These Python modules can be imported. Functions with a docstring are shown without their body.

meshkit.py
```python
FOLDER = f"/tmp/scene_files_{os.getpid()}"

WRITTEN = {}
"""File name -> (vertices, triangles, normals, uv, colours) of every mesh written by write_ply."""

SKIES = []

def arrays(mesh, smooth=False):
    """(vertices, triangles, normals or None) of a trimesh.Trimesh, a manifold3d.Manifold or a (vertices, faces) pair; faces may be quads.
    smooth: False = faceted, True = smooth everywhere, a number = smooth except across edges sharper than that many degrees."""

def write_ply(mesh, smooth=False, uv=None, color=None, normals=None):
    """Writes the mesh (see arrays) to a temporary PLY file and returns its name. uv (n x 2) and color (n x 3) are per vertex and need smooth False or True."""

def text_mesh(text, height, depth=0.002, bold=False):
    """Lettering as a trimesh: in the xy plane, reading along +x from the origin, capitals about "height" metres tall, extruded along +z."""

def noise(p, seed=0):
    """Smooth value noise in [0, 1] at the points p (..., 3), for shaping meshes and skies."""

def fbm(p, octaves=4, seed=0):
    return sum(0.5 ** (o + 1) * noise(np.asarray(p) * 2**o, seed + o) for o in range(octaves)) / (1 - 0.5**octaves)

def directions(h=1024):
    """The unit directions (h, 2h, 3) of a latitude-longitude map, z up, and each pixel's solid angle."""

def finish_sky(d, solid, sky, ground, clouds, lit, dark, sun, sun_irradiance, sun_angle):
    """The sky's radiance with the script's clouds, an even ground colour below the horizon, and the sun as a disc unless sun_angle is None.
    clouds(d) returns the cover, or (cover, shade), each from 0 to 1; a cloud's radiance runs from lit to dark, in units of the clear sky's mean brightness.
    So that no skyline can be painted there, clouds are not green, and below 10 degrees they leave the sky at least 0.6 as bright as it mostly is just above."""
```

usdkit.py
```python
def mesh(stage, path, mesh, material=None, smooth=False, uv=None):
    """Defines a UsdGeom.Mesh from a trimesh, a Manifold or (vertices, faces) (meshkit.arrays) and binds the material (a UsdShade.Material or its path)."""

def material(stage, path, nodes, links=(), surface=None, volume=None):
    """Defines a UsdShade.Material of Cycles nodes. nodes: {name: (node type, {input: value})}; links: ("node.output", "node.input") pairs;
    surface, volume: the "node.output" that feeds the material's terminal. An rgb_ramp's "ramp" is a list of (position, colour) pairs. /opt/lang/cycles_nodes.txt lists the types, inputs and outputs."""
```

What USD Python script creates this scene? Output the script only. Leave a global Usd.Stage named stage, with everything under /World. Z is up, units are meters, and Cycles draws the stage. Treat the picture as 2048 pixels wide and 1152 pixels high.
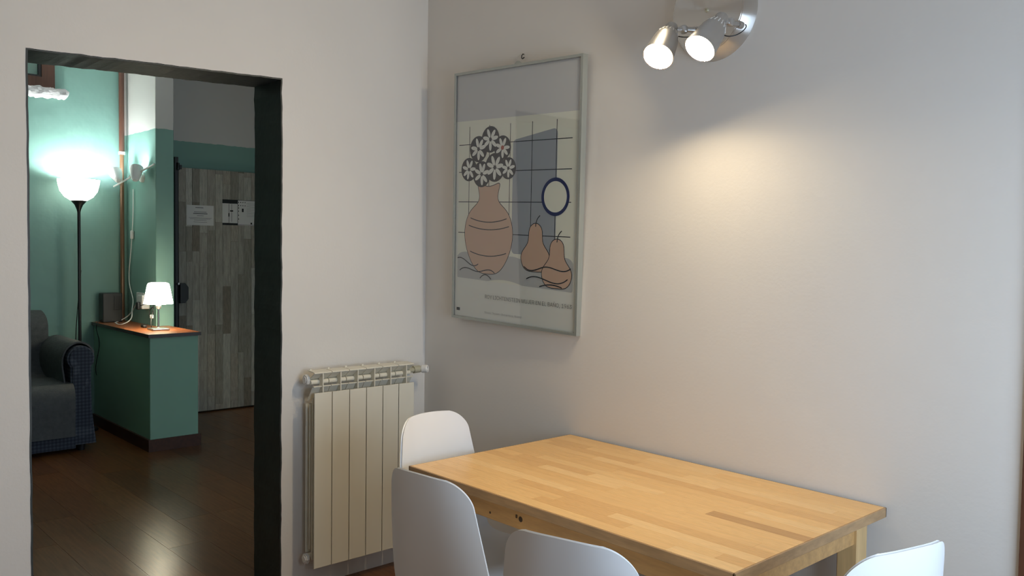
import math, random
import numpy as np, trimesh, usdkit, meshkit
import manifold3d as m3
from shapely.geometry import Polygon, LineString, Point, box as sbox
from shapely.ops import unary_union
from shapely import affinity
from pxr import Usd, UsdGeom, UsdLux, UsdShade, Gf, Sdf

stage = Usd.Stage.CreateInMemory()
UsdGeom.SetStageUpAxis(stage, UsdGeom.Tokens.z)
UsdGeom.SetStageMetersPerUnit(stage, 1.0)
world = UsdGeom.Xform.Define(stage, '/World')
stage.SetDefaultPrim(world.GetPrim())
UsdGeom.Scope.Define(stage, '/World/Looks')
rng = random.Random(7)

# ------------------------------------------------------------------ camera, light, exposure
YAW, PITCH, ROLL = math.radians(42.5534), math.radians(2.5319), math.radians(0.8217)
fw = np.array([-math.cos(YAW) * math.cos(PITCH), math.sin(YAW) * math.cos(PITCH), -math.sin(PITCH)])
r0 = np.cross(fw, [0, 0, 1]); r0 /= np.linalg.norm(r0); u0 = np.cross(r0, fw)
rt = math.cos(ROLL) * r0 + math.sin(ROLL) * u0; up = -math.sin(ROLL) * r0 + math.cos(ROLL) * u0
cam = UsdGeom.Camera.Define(stage, '/World/camera')
EYE = (3.24194, -2.42254, 1.45432)
cam.AddTransformOp().Set(Gf.Matrix4d(*rt, 0, *up, 0, *(-fw), 0, *EYE, 1))
cam.CreateHorizontalApertureAttr(36.0); cam.CreateVerticalApertureAttr(20.25)
cam.CreateFocalLengthAttr(1710.59 / 2048 * 36)
cam.CreateClippingRangeAttr(Gf.Vec2f(0.05, 100))
cam.CreateExposureAttr(0.0)

sky = UsdLux.DomeLight.Define(stage, '/World/sky')
sky.CreateColorAttr(Gf.Vec3f(0.72, 0.86, 1.0)); sky.CreateIntensityAttr(0.6)
day = UsdLux.RectLight.Define(stage, '/World/daylight')          # overcast sky seen through the kitchen window
day.CreateWidthAttr(1.4); day.CreateHeightAttr(1.5)
day.CreateColorAttr(Gf.Vec3f(0.57, 0.73, 1.0)); day.CreateIntensityAttr(7.4)
day.AddTranslateOp().Set((3.77, -0.95, 1.25)); day.AddRotateYOp().Set(90)

SPOT_W, SPOT_C = 280.0, (1.0, 0.81, 0.54)       # kitchen wall spot bulbs
FLOORLAMP_W, WALLSPOT_W, TABLELAMP_W = 520.0, 150.0, 110.0

# ------------------------------------------------------------------ helpers
def numbered(path):
    if not stage.GetPrimAtPath(path): return path
    k = 1
    while stage.GetPrimAtPath(f'{path}_{k:03d}'): k += 1
    return f'{path}_{k:03d}'

def keys(p, **kw):
    for k, v in kw.items():
        if v: p.SetCustomDataByKey(k, v)
    return p

def thing(name, label=None, cat=None, loc=(0, 0, 0), rotz=0, group=None, kind=None, parent='/World'):
    x = UsdGeom.Xform.Define(stage, numbered(f'{parent}/{name}'))
    x.AddTranslateOp().Set(Gf.Vec3d(*map(float, loc))); x.AddRotateZOp().Set(float(rotz))
    return keys(x.GetPrim(), label=label, category=cat, group=group, kind=kind)

def dup(root, loc, rotz, label=None, group=None):
    was = root.GetCustomData()
    r = thing(root.GetName(), label or was.get('label'), was.get('category'), loc, rotz, group or was.get('group'))
    r.GetReferences().AddInternalReference(root.GetPath()); r.SetInstanceable(True)
    return r

def obj(name, mesh, mat, parent=None, label=None, cat=None, group=None, kind=None, smooth=30):
    base = '/World' if parent is None else str(parent.GetPath())
    m = usdkit.mesh(stage, numbered(f'{base}/{name}'), mesh, M[mat], smooth)
    return keys(m.GetPrim(), label=label, category=cat, group=group, kind=kind)

def join(*ms):
    ms = [x for m in ms for x in (m if isinstance(m, list) else [m])]
    return trimesh.util.concatenate(ms)

def tri(man):
    k = man.to_mesh(); return trimesh.Trimesh(k.vert_properties[:, :3], k.tri_verts, process=False)

def bx(x0, x1, y0, y1, z0, z1, bev=0.0):
    """box, its edges chamfered by bev"""
    if bev <= 0:
        b = trimesh.creation.box((x1 - x0, y1 - y0, z1 - z0)); b.apply_translation(((x0 + x1) / 2, (y0 + y1) / 2, (z0 + z1) / 2)); return b
    pts = []
    for sx in (0, 1):
        for sy in (0, 1):
            for sz in (0, 1):
                c = np.array([(x0, x1)[sx], (y0, y1)[sy], (z0, z1)[sz]]); d = np.array([1 - 2 * sx, 1 - 2 * sy, 1 - 2 * sz]) * bev
                for k in range(3):
                    e = d.copy(); e[k] = 0; pts.append(c + e)
    return tri(m3.Manifold.hull_points(np.array(pts)))

def rbox(x0, x1, y0, y1, z0, z1, r, n=16):
    """box with round edges (hull of spheres)"""
    s = m3.Manifold.sphere(r, n)
    return tri(m3.Manifold.batch_hull([s.translate((x, y, z)) for x in (x0 + r, x1 - r) for y in (y0 + r, y1 - r) for z in (z0 + r, z1 - r)]))

def frame_for(d):
    d = np.asarray(d, float); d = d / np.linalg.norm(d)
    a = np.array([0, 0, 1.0]) if abs(d[2]) < 0.9 else np.array([1.0, 0, 0])
    u = np.cross(a, d); u /= np.linalg.norm(u); return u, np.cross(d, u), d

def lathe(profile, origin=(0, 0, 0), axis=(0, 0, 1), n=40):
    """profile: (radius, height) pairs turned about axis"""
    p = np.array(profile, float); p[:, 0] = np.maximum(p[:, 0], 1e-5)
    u, v, d = frame_for(axis); a = np.linspace(0, 2 * math.pi, n, endpoint=False)
    V = np.array([np.asarray(origin) + r * (math.cos(t) * u + math.sin(t) * v) + h * d for r, h in p for t in a])
    F = []
    for i in range(len(p) - 1):
        for j in range(n):
            k = (j + 1) % n; F += [[i * n + j, i * n + k, (i + 1) * n + k], [i * n + j, (i + 1) * n + k, (i + 1) * n + j]]
    m = trimesh.Trimesh(V, F, process=False); m.merge_vertices(); m.update_faces(m.nondegenerate_faces()); return m

def tube(pts, r, n=10, closed_ends=True):
    pts = np.asarray(pts, float); t = np.gradient(pts, axis=0); t /= np.linalg.norm(t, axis=1)[:, None]
    u, v, _ = frame_for(t[0]); rings = []
    rr = np.broadcast_to(r, len(pts))
    for i, p in enumerate(pts):
        u = u - t[i] * (u @ t[i]); u /= np.linalg.norm(u); v = np.cross(t[i], u)
        rings.append([p + rr[i] * (math.cos(a) * u + math.sin(a) * v) for a in np.linspace(0, 2 * math.pi, n, endpoint=False)])
    V = np.array(rings).reshape(-1, 3); F = []
    for i in range(len(pts) - 1):
        for j in range(n):
            k = (j + 1) % n; F += [[i * n + j, i * n + k, (i + 1) * n + k], [i * n + j, (i + 1) * n + k, (i + 1) * n + j]]
    if closed_ends:
        V = np.vstack([V, pts[0], pts[-1]]); a, b = len(V) - 2, len(V) - 1; o = (len(pts) - 1) * n
        for j in range(n):
            k = (j + 1) % n; F += [[a, k, j], [b, o + j, o + k]]
    return trimesh.Trimesh(V, F, process=False)

def rod(a, b, r, n=14): return tube([a, b], r, n)

def spline(pts, n=40):
    from scipy.interpolate import CubicSpline
    pts = np.asarray(pts, float); s = np.r_[0, np.cumsum(np.linalg.norm(np.diff(pts, axis=0), axis=1))]
    return CubicSpline(s, pts)(np.linspace(0, s[-1], n))

def prism(poly, a, b, plane):
    """shapely polygon extruded from a to b; plane 'xy','xz','yz' gives the two axes of the polygon"""
    gs = getattr(poly, 'geoms', [poly]); out = []
    for g in gs:
        if g.is_empty or g.area < 1e-9: continue
        m = trimesh.creation.extrude_polygon(g, abs(b - a), engine='earcut'); m.apply_translation((0, 0, min(a, b)))
        v = m.vertices
        if plane == 'xz': m.vertices = np.c_[v[:, 0], v[:, 2], v[:, 1]]; m.invert()
        if plane == 'yz': m.vertices = np.c_[v[:, 2], v[:, 0], v[:, 1]]
        out.append(m)
    return join(out)

M = {}
def mat(name, color, rough=0.5, var=0.0, scale=6.0, bump=0.0, bscale=60.0, stretch=None, color2=None, bdist=0.002, detail=4, **kw):
    """principled with a noise between color and color2 (default: color darkened by var) and noise bump, all in object space"""
    n = {'p': ('principled_bsdf', {'base_color': color, 'roughness': rough, **kw})}; l = []
    if var or color2 or bump:
        n['tc'] = ('texture_coordinate', {}); n['mp'] = ('mapping', {'scale': stretch or (1, 1, 1)}); l.append(('tc.object', 'mp.vector'))
    if var or color2:
        c2 = color2 or tuple(c * (1 - var) for c in color)
        n['nz'] = ('noise_texture', {'scale': scale, 'detail': detail, 'roughness': 0.6}); n['rp'] = ('rgb_ramp', {'ramp': [(0.3, c2), (0.7, color)]})
        l += [('mp.vector', 'nz.vector'), ('nz.fac', 'rp.fac'), ('rp.color', 'p.base_color')]
    if bump:
        n['bn'] = ('noise_texture', {'scale': bscale, 'detail': 3}); n['bp'] = ('bump', {'strength': bump, 'distance': bdist})
        l += [('mp.vector', 'bn.vector'), ('bn.fac', 'bp.height'), ('bp.normal', 'p.normal')]
    M[name] = usdkit.material(stage, f'/World/Looks/{name}', n, l, surface='p.BSDF')

def emat(name, color, strength, base=(0.9, 0.9, 0.9)):
    M[name] = usdkit.material(stage, f'/World/Looks/{name}', {'e': ('emission', {'color': color, 'strength': strength})}, [], surface='e.emission')

# ------------------------------------------------------------------ materials
mat('wall_paint', (0.745, 0.707, 0.645), 0.75, var=0.035, scale=2.2, bump=0.12, bscale=90, bdist=0.003)
mat('ceiling_paint', (0.80, 0.79, 0.77), 0.9)
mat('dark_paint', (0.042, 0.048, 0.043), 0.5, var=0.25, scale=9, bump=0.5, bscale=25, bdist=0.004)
mat('baseboard_wood', (0.085, 0.028, 0.013), 0.55, var=0.35, scale=5, stretch=(1, 8, 8))
mat('brown_wood', (0.12, 0.045, 0.022), 0.4, var=0.4, scale=6, stretch=(8, 8, 1))
mat('ledge_wood', (0.33, 0.105, 0.035), 0.32, var=0.3, scale=6, stretch=(1, 9, 9))
mat('ledge_edge', (0.035, 0.018, 0.012), 0.4)
mat('brown_pipe', (0.10, 0.045, 0.03), 0.35)
mat('copper_pipe', (0.20, 0.11, 0.06), 0.3, metallic=0.3)
mat('white_plastic', (0.80, 0.80, 0.78), 0.35)
mat('black_metal', (0.012, 0.012, 0.012), 0.4)
mat('black_plastic', (0.012, 0.012, 0.013), 0.45)
mat('grey_plastic', (0.035, 0.036, 0.035), 0.5)
mat('chrome', (0.75, 0.74, 0.72), 0.18, metallic=1.0)
mat('satin_steel', (0.62, 0.61, 0.59), 0.3, metallic=1.0)
mat('chair_shell', (0.74, 0.735, 0.715), 0.42, bump=0.05, bscale=500, bdist=0.0005)
mat('chair_leg', (0.30, 0.30, 0.30), 0.35, metallic=0.7)
mat('radiator_paint', (0.76, 0.715, 0.585), 0.4)
mat('plug_paint', (0.76, 0.74, 0.68), 0.3)
mat('valve_brass', (0.55, 0.52, 0.38), 0.35, metallic=0.3)
mat('aluminium', (0.40, 0.42, 0.385), 0.38, metallic=0.55)
mat('paper', (0.76, 0.755, 0.72), 0.8)
mat('print_ground', (0.78, 0.77, 0.68), 0.7)
mat('print_grey', (0.50, 0.50, 0.51), 0.7)
mat('print_band', (0.58, 0.57, 0.585), 0.7)
mat('print_blue', (0.36, 0.38, 0.43), 0.7)
mat('print_peach', (0.62, 0.42, 0.32), 0.7)
mat('print_ink', (0.018, 0.018, 0.032), 0.6)
mat('print_navy', (0.02, 0.025, 0.12), 0.6)
mat('print_red', (0.38, 0.06, 0.035), 0.6)
mat('print_caption', (0.24, 0.24, 0.24), 0.7)
mat('print_caption_faint', (0.45, 0.45, 0.45), 0.7)
mat('notice_paper', (0.68, 0.67, 0.65), 0.8)
mat('notice_ink', (0.22, 0.22, 0.22), 0.8)
mat('notice_black', (0.010, 0.011, 0.012), 0.7)
mat('sofa_grey', (0.105, 0.108, 0.106), 0.95, var=0.25, scale=30, bump=0.5, bscale=160, bdist=0.003)
mat('stone_sill', (0.72, 0.70, 0.70), 0.8, bump=0.8, bscale=30, bdist=0.01)
mat('apron_wood', (0.60, 0.35, 0.135), 0.4, var=0.28, scale=5, stretch=(1.2, 9, 9), bump=0.05)
mat('edge_wood', (0.47, 0.29, 0.14), 0.4, var=0.3, scale=6, stretch=(1.5, 3, 12))
mat('leg_wood', (0.66, 0.44, 0.20), 0.4, var=0.2, scale=5, stretch=(9, 9, 1))
mat('knot', (0.05, 0.028, 0.012), 0.6)

STAVES = [(0.80, 0.49, 0.195), (0.82, 0.515, 0.21), (0.77, 0.46, 0.175), (0.85, 0.55, 0.24), (0.81, 0.50, 0.20), (0.73, 0.425, 0.16), (0.82, 0.50, 0.195)]
for k, c in enumerate(STAVES):
    mat(f'stave_wood_{k}', c, 0.34, color2=tuple(v * 0.84 for v in c), scale=4 + k, stretch=(2.0 + 0.3 * k, 26, 26), bump=0.03, bscale=60, specular_ior_level=0.45)
mat('stave_wood_dark', (0.55, 0.31, 0.115), 0.36, color2=(0.46, 0.25, 0.09), scale=5, stretch=(2, 26, 26))
for k, c in enumerate([(0.200, 0.080, 0.026), (0.23, 0.094, 0.032), (0.175, 0.071, 0.026), (0.215, 0.083, 0.026)]):
    mat(f'floor_wood_{k}', c, 0.24, color2=tuple(v * 0.7 for v in c), scale=3 + k, stretch=(1.3, 16, 16), bump=0.08, bscale=25, specular_ior_level=0.4)
for k, c in enumerate([(0.42, 0.39, 0.33), (0.50, 0.475, 0.41), (0.33, 0.305, 0.25), (0.43, 0.385, 0.315), (0.58, 0.56, 0.49), (0.26, 0.22, 0.17)]):
    mat(f'plank_wood_{k}', c, 0.6, color2=tuple(v * 0.62 for v in c), scale=4 + k, stretch=(14, 14, 2.2), bump=0.25, bscale=18, bdist=0.003)

GREEN, WHITE2 = (0.210, 0.380, 0.325), (0.64, 0.62, 0.585)
mat('green_paint', GREEN, 0.6, var=0.06, scale=2.5, bump=0.5, bscale=7, bdist=0.012)
mat('divider_paint', (0.27, 0.48, 0.355), 0.6, var=0.05, scale=3, bump=0.2, bscale=30)
M['two_tone_paint'] = usdkit.material(stage, '/World/Looks/two_tone_paint', {   # green dado painted up to 2.35 m, white above
    'g': ('geometry', {}), 's': ('separate_xyz', {}), 'n': ('noise_texture', {'scale': 14.0, 'detail': 2}), 'nm': ('math', {'math_type': 'multiply_add', 'value2': 0.02, 'value3': -0.01}),
    'ad': ('math', {'math_type': 'add'}), 'gt': ('math', {'math_type': 'greater_than', 'value2': 2.345}), 'mx': ('mix', {'color1': GREEN, 'color2': WHITE2}),
    'bn': ('noise_texture', {'scale': 9.0, 'detail': 3}), 'bp': ('bump', {'strength': 0.3, 'distance': 0.008}), 'p': ('principled_bsdf', {'roughness': 0.65})},
    [('g.position', 's.vector'), ('g.position', 'n.vector'), ('n.fac', 'nm.value1'), ('s.z', 'ad.value1'), ('nm.value', 'ad.value2'), ('ad.value', 'gt.value1'), ('gt.value', 'mx.fac'),
     ('mx.color', 'p.base_color'), ('g.position', 'bn.vector'), ('bn.fac', 'bp.height'), ('bp.normal', 'p.normal')], surface='p.BSDF')
def stripes(ax): return {f'm{ax}': ('math', {'math_type': 'multiply', 'value2': 42.0}), f'f{ax}': ('math', {'math_type': 'fraction'}), f'g{ax}': ('math', {'math_type': 'greater_than', 'value2': 0.5})}
M['gingham'] = usdkit.material(stage, '/World/Looks/gingham', {
    'tc': ('texture_coordinate', {}), 's': ('separate_xyz', {}), **stripes('x'), **stripes('y'), **stripes('z'),
    'a1': ('math', {'math_type': 'add'}), 'a2': ('math', {'math_type': 'add'}), 'd': ('math', {'math_type': 'divide', 'value2': 3.0}),
    'r': ('rgb_ramp', {'ramp': [(0.0, (0.095, 0.105, 0.125)), (0.34, (0.060, 0.070, 0.092)), (0.67, (0.036, 0.044, 0.062)), (1.0, (0.022, 0.028, 0.045))]}),
    'p': ('principled_bsdf', {'roughness': 0.9})},
    [('tc.object', 's.vector')] + [x for a in 'xyz' for x in ((f's.{a}', f'm{a}.value1'), (f'm{a}.value', f'f{a}.value1'), (f'f{a}.value', f'g{a}.value1'))]
    + [('gx.value', 'a1.value1'), ('gy.value', 'a1.value2'), ('a1.value', 'a2.value1'), ('gz.value', 'a2.value2'), ('a2.value', 'd.value1'), ('d.value', 'r.fac'), ('r.color', 'p.base_color')], surface='p.BSDF')
M['pane_glass'] = usdkit.material(stage, '/World/Looks/pane_glass', {'t': ('transparent_bsdf', {'color': (0.97, 0.98, 0.97)}), 'g': ('glossy_bsdf', {'color': (1, 1, 1), 'roughness': 0.02}), 'f': ('layer_weight', {'blend': 0.5}), 'w': ('math', {'math_type': 'power', 'value2': 5.0}), 'k': ('math', {'math_type': 'multiply_add', 'value2': 0.8, 'value3': 0.04}), 'm': ('mix_closure', {})},
    [('f.facing', 'w.value1'), ('w.value', 'k.value1'), ('k.value', 'm.fac'), ('t.BSDF', 'm.closure1'), ('g.BSDF', 'm.closure2')], surface='m.closure')
M['brushed_disc'] = usdkit.material(stage, '/World/Looks/brushed_disc', {   # turned steel: the brushing runs in circles around the screw
    'g': ('geometry', {}), 's': ('separate_xyz', {}), 'dx': ('math', {'math_type': 'subtract', 'value2': 1.579}), 'dz': ('math', {'math_type': 'subtract', 'value2': 2.246}),
    'nx': ('math', {'math_type': 'multiply', 'value2': -1.0}), 'c': ('combine_xyz', {}), 'p': ('principled_bsdf', {'base_color': (0.72, 0.70, 0.66), 'metallic': 0.95, 'roughness': 0.30, 'anisotropic': 0.95, 'anisotropic_rotation': 0.25})},
    [('g.position', 's.vector'), ('s.x', 'dx.value1'), ('s.z', 'dz.value1'), ('dx.value', 'nx.value1'), ('dz.value', 'c.x'), ('nx.value', 'c.z'), ('c.vector', 'p.tangent')], surface='p.BSDF')
emat('spot_bulb', SPOT_C, SPOT_W)
emat('floor_lamp_bulb', (0.94, 1.0, 1.0), FLOORLAMP_W)
emat('wall_spot_bulb', (0.84, 0.92, 1.0), WALLSPOT_W)
emat('table_lamp_bulb', (1.0, 0.90, 0.62), TABLELAMP_W)
def lit_glass(name, color, strength):                          # milk glass or cloth with a burning bulb behind it
    M[name] = usdkit.material(stage, f'/World/Looks/{name}', {'p': ('principled_bsdf', {'base_color': (0.85, 0.85, 0.82), 'roughness': 0.4, 'emission_color': color, 'emission_strength': strength})}, [], surface='p.BSDF')
lit_glass('lit_bowl', (1.0, 1.0, 0.92), 4.0)
lit_glass('lit_shade', (1.0, 0.93, 0.72), 10.0)
lit_glass('lit_cup', (0.92, 0.97, 1.0), 0.5)

# ------------------------------------------------------------------ the setting
H = 2.95
XF, XD = -4.10, -0.235             # far wall of the living room; back face of the doorway wall
floor = thing('floor', 'dark brown laminate floor boards running through both rooms', None, kind='structure')
obj('subfloor', bx(-4.3, 3.75, -3.8, 1.6, -0.12, -0.008), 'floor_wood_2', floor)
BW, BL = 0.19, 1.22
for (ax0, ax1, ay0, ay1) in ((XF, 0.0, -2.6, 1.4), (0.0, 3.55, -3.6, 0.0)):
    y = ay0; row = 0
    while y < ay1 - 1e-6:
        y1 = min(y + BW, ay1); x = ax0 - rng.choice((0.0, 0.2, 0.4, 0.61, 0.8, 1.0))
        while x < ax1 - 1e-6:
            a, b = max(x, ax0), min(x + BL, ax1); x += BL
            if b - a > 0.02:
                obj('floor_board', bx(a + 0.0007, b - 0.0007, y + 0.0007, y1 - 0.0007, -0.008, 0.0), f'floor_wood_{rng.randrange(4)}', floor, smooth=False)
        y = y1; row += 1

# doorway wall: one slab with a roughly plastered opening
def wobble(a, b, n, amp, seed):
    a, b = np.array(a, float), np.array(b, float); d = (b - a) / np.linalg.norm(b - a); nrm = np.array([-d[1], d[0]])
    t = np.linspace(0, 1, n); w = (meshkit.fbm(np.c_[t * n / 3.0, np.full(n, seed * 7.3), np.zeros(n)], 3, seed) - 0.5) * 2 * amp
    w[0] = w[-1] = 0
    return [tuple(a + (b - a) * s + nrm * k) for s, k in zip(t, w)]
DL, DR, ZL, ZR = -1.672, -0.737, 2.108, 2.142
opening = wobble((DL, -0.02), (DL, ZL), 90, 0.0028, 1)[:-1] + wobble((DL, ZL), (DR, ZR), 70, 0.003, 2)[:-1] + wobble((DR, ZR), (DR, -0.02), 110, 0.0036, 3)
hole = Polygon(opening)
sl = Polygon([(-3.8, 0), (0.2, 0), (0.2, H), (-3.8, H)]).difference(hole)
obj('wall_left', prism(sl, XD, 0.0, 'yz'), 'wall_paint', kind='structure', label='cream plaster wall around the dark doorway')
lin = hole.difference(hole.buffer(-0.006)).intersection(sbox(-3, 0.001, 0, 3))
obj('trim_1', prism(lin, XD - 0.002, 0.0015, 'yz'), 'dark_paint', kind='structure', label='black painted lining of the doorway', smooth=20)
obj('wall_right', join(bx(0, 2.54, 0, 0.2, 0, H), bx(3.44, 3.75, 0, 0.2, 0, H), bx(2.54, 3.44, 0, 0.2, 2.12, H)), 'wall_paint', kind='structure', label='pale plaster wall behind the dining table')
obj('wall_back', bx(0, 3.75, -3.8, -3.6, 0, H), 'wall_paint', kind='structure')
wy0, wy1, wz0, wz1 = -1.70, -0.20, 0.55, 1.95
obj('wall_front', prism(sbox(-3.6, 0, 0, H).difference(sbox(wy0, wz0, wy1, wz1)), 3.55, 3.75, 'yz'), 'wall_paint', kind='structure')
obj('ceiling', bx(-4.3, 3.75, -3.8, 1.6, H, H + 0.15), 'ceiling_paint', kind='structure')
w1 = thing('window_1', 'white kitchen window letting daylight in', None, kind='structure')
fr = sbox(wy0, wz0, wy1, wz1).difference(sbox(wy0 + 0.06, wz0 + 0.06, (wy0 + wy1) / 2 - 0.04, wz1 - 0.06)).difference(sbox((wy0 + wy1) / 2 + 0.04, wz0 + 0.06, wy1 - 0.06, wz1 - 0.06))
obj('window_frame', prism(fr, 3.61, 3.67, 'yz'), 'white_plastic', w1)
for a, b in ((wy0 + 0.06, (wy0 + wy1) / 2 - 0.04), ((wy0 + wy1) / 2 + 0.04, wy1 - 0.06)):
    obj('pane', bx(3.638, 3.644, a, b, wz0 + 0.06, wz1 - 0.06), 'pane_glass', w1)
d2 = thing('door_2', 'dark brown wooden door frame at the right end of the wall', None, kind='structure')
cas = sbox(2.54, 0, 3.44, 2.12).difference(sbox(2.62, -1, 3.36, 2.04))
obj('door_casing', prism(cas, -0.012, 0.2, 'xz'), 'brown_wood', d2)
obj('door_leaf', bx(2.62, 3.36, 0.06, 0.10, 0.005, 2.04), 'brown_wood', d2)
obj('door_handle', join(rod((2.70, 0.06, 1.03), (2.70, 0.01, 1.03), 0.009), rod((2.70, 0.012, 1.03), (2.81, 0.012, 1.03), 0.009)), 'satin_steel', d2)

# living room
obj('wall_far', join(bx(XF - 0.2, XF, -2.8, -0.02, 0, H)), 'green_paint', kind='structure', label='rough sage green wall behind the sofa')
obj('wall_entrance', bx(XF - 0.2, XF, -0.02, 1.6, 0, H), 'two_tone_paint', kind='structure', label='white over green wall above the plank door')
obj('wall_pier', rbox(XF, -3.45, 0.005, 0.145, 0.0, H, 0.008, 8), 'two_tone_paint', kind='structure', label='short pier wall, white over green, behind the ledge')
obj('wall_inner_right', bx(XF, XD, 1.4, 1.6, 0, H), 'two_tone_paint', kind='structure')
obj('wall_inner_left', bx(XF, XD, -2.8, -2.6, 0, H), 'green_paint', kind='structure')
obj('wall_divider', prism(Polygon([(XF, -0.255), (-2.86, -0.255), (-2.86, 0.09), (-3.4495, 0.09), (-3.4495, 0.0), (XF, 0.0)]).buffer(-0.006).buffer(0.006), 0, 0.805, 'xy'), 'divider_paint', kind='structure', label='low green divider wall under the wooden ledge')
bb = Polygon([(XF, -0.269), (-2.846, -0.269), (-2.846, 0.104), (-3.449, 0.104), (-3.449, 0.0901), (-2.8599, 0.0901), (-2.8599, -0.2551), (XF, -0.2551)])
bm = prism(bb, 0.0, 0.085, 'xy')
obj('baseboard_divider', bm, 'baseboard_wood', kind='structure', label='dark brown baseboard around the low green divider')
obj('baseboard_doorway', join(bx(XD - 0.014, XD, -0.72, 1.4, 0, 0.08, 0.003)), 'baseboard_wood', kind='structure')

ledge = thing('ledge_board', 'reddish wooden ledge board with a black edge on the low green divider', 'shelf')
lp = Polygon([(XF + 0.002, -0.268), (-2.84, -0.268), (-2.84, 0.100), (-3.446, 0.100), (-3.446, 0.0), (XF + 0.002, 0.0)])
obj('board', prism(lp, 0.812, 0.830, 'xy'), 'ledge_wood', ledge)
eg = lp.buffer(0.003, join_style=2).difference(lp).intersection(sbox(-4.2, -0.3, -2.83, 0.11)).difference(sbox(-4.2, -0.002, -3.445, 0.2))
obj('edge_strip', prism(eg, 0.8055, 0.8295, 'xy'), 'ledge_edge', ledge)

# high window of the living room
w2 = thing('window_2', 'small high window in a brown wooden frame above the white sill', None, kind='structure')
wp = sbox(-1.7, 2.60, -0.545, 3.0)
obj('window_frame', prism(sbox(-1.6, 2.645, -0.535, H).difference(sbox(-1.53, 2.725, -0.625, H - 0.07)), XF, XF + 0.045, 'yz'), 'brown_wood', w2)
obj('window_bead', prism(sbox(-1.53, 2.725, -0.615, H - 0.07).difference(sbox(-1.515, 2.74, -0.645, H - 0.085)), XF, XF + 0.03, 'yz'), 'black_plastic', w2)
obj('pane', bx(XF + 0.006, XF + 0.012, -1.53, -0.62, 2.73, H - 0.07), 'pane_glass', w2)
sm = rbox(XF - 0.01, XF + 0.09, -1.7, -0.45, 2.575, 2.645, 0.022, 10)
sm = sm.subdivide_to_size(0.018); sm.vertices += (meshkit.fbm(sm.vertices * 26, 3, 4)[:, None] - 0.5) * 0.034
obj('window_sill', sm, 'stone_sill', w2, label='rough white plaster sill')

# entrance door of the living room, clad in narrow grey planks
d1 = thing('door_1', 'grey weathered plank door with notices pinned on it', None, kind='structure')
DX = -4.03
obj('door_core', bx(-4.095, DX - 0.006, 0.405, 1.30, 0.012, 2.115), 'plank_wood_5', d1)
y = 0.405
while y < 1.30 - 0.01:
    wdt = rng.choice((0.045, 0.055, 0.062, 0.07)); y1 = min(y + wdt, 1.30)
    if 1.30 - y1 < 0.03: y1 = 1.30
    z = 0.012 - rng.random() * 0.3
    while z < 2.115:
        L = rng.choice((0.30, 0.42, 0.55, 0.7, 0.9)); a, b = max(z, 0.012), min(z + L, 2.115); z += L
        if b - a > 0.03:
            obj('plank', bx(DX - 0.0062, DX + rng.choice((0.0, 0.0012, 0.002)), y + 0.0009, y1 - 0.0009, a + 0.0009, b - 0.0009), f'plank_wood_{rng.choice((0, 0, 1, 2, 3, 3, 4, 5, 0, 2))}', d1, smooth=False)
    y = y1
obj('door_jamb', bx(-4.099, DX + 0.004, 0.372, 0.403, 0, 2.20, 0.003), 'black_metal', d1, label='black metal door jamb strip')
obj('hinge', join(rod((DX + 0.012, 0.398, 2.09), (DX + 0.012, 0.398, 2.15), 0.012), bx(DX, DX + 0.01, 0.39, 0.43, 2.10, 2.135)), 'black_metal', d1)
lk = Polygon([(0.40, 0.965), (0.44, 0.965), (0.468, 1.0), (0.468, 1.10), (0.44, 1.135), (0.40, 1.135)])
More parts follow.
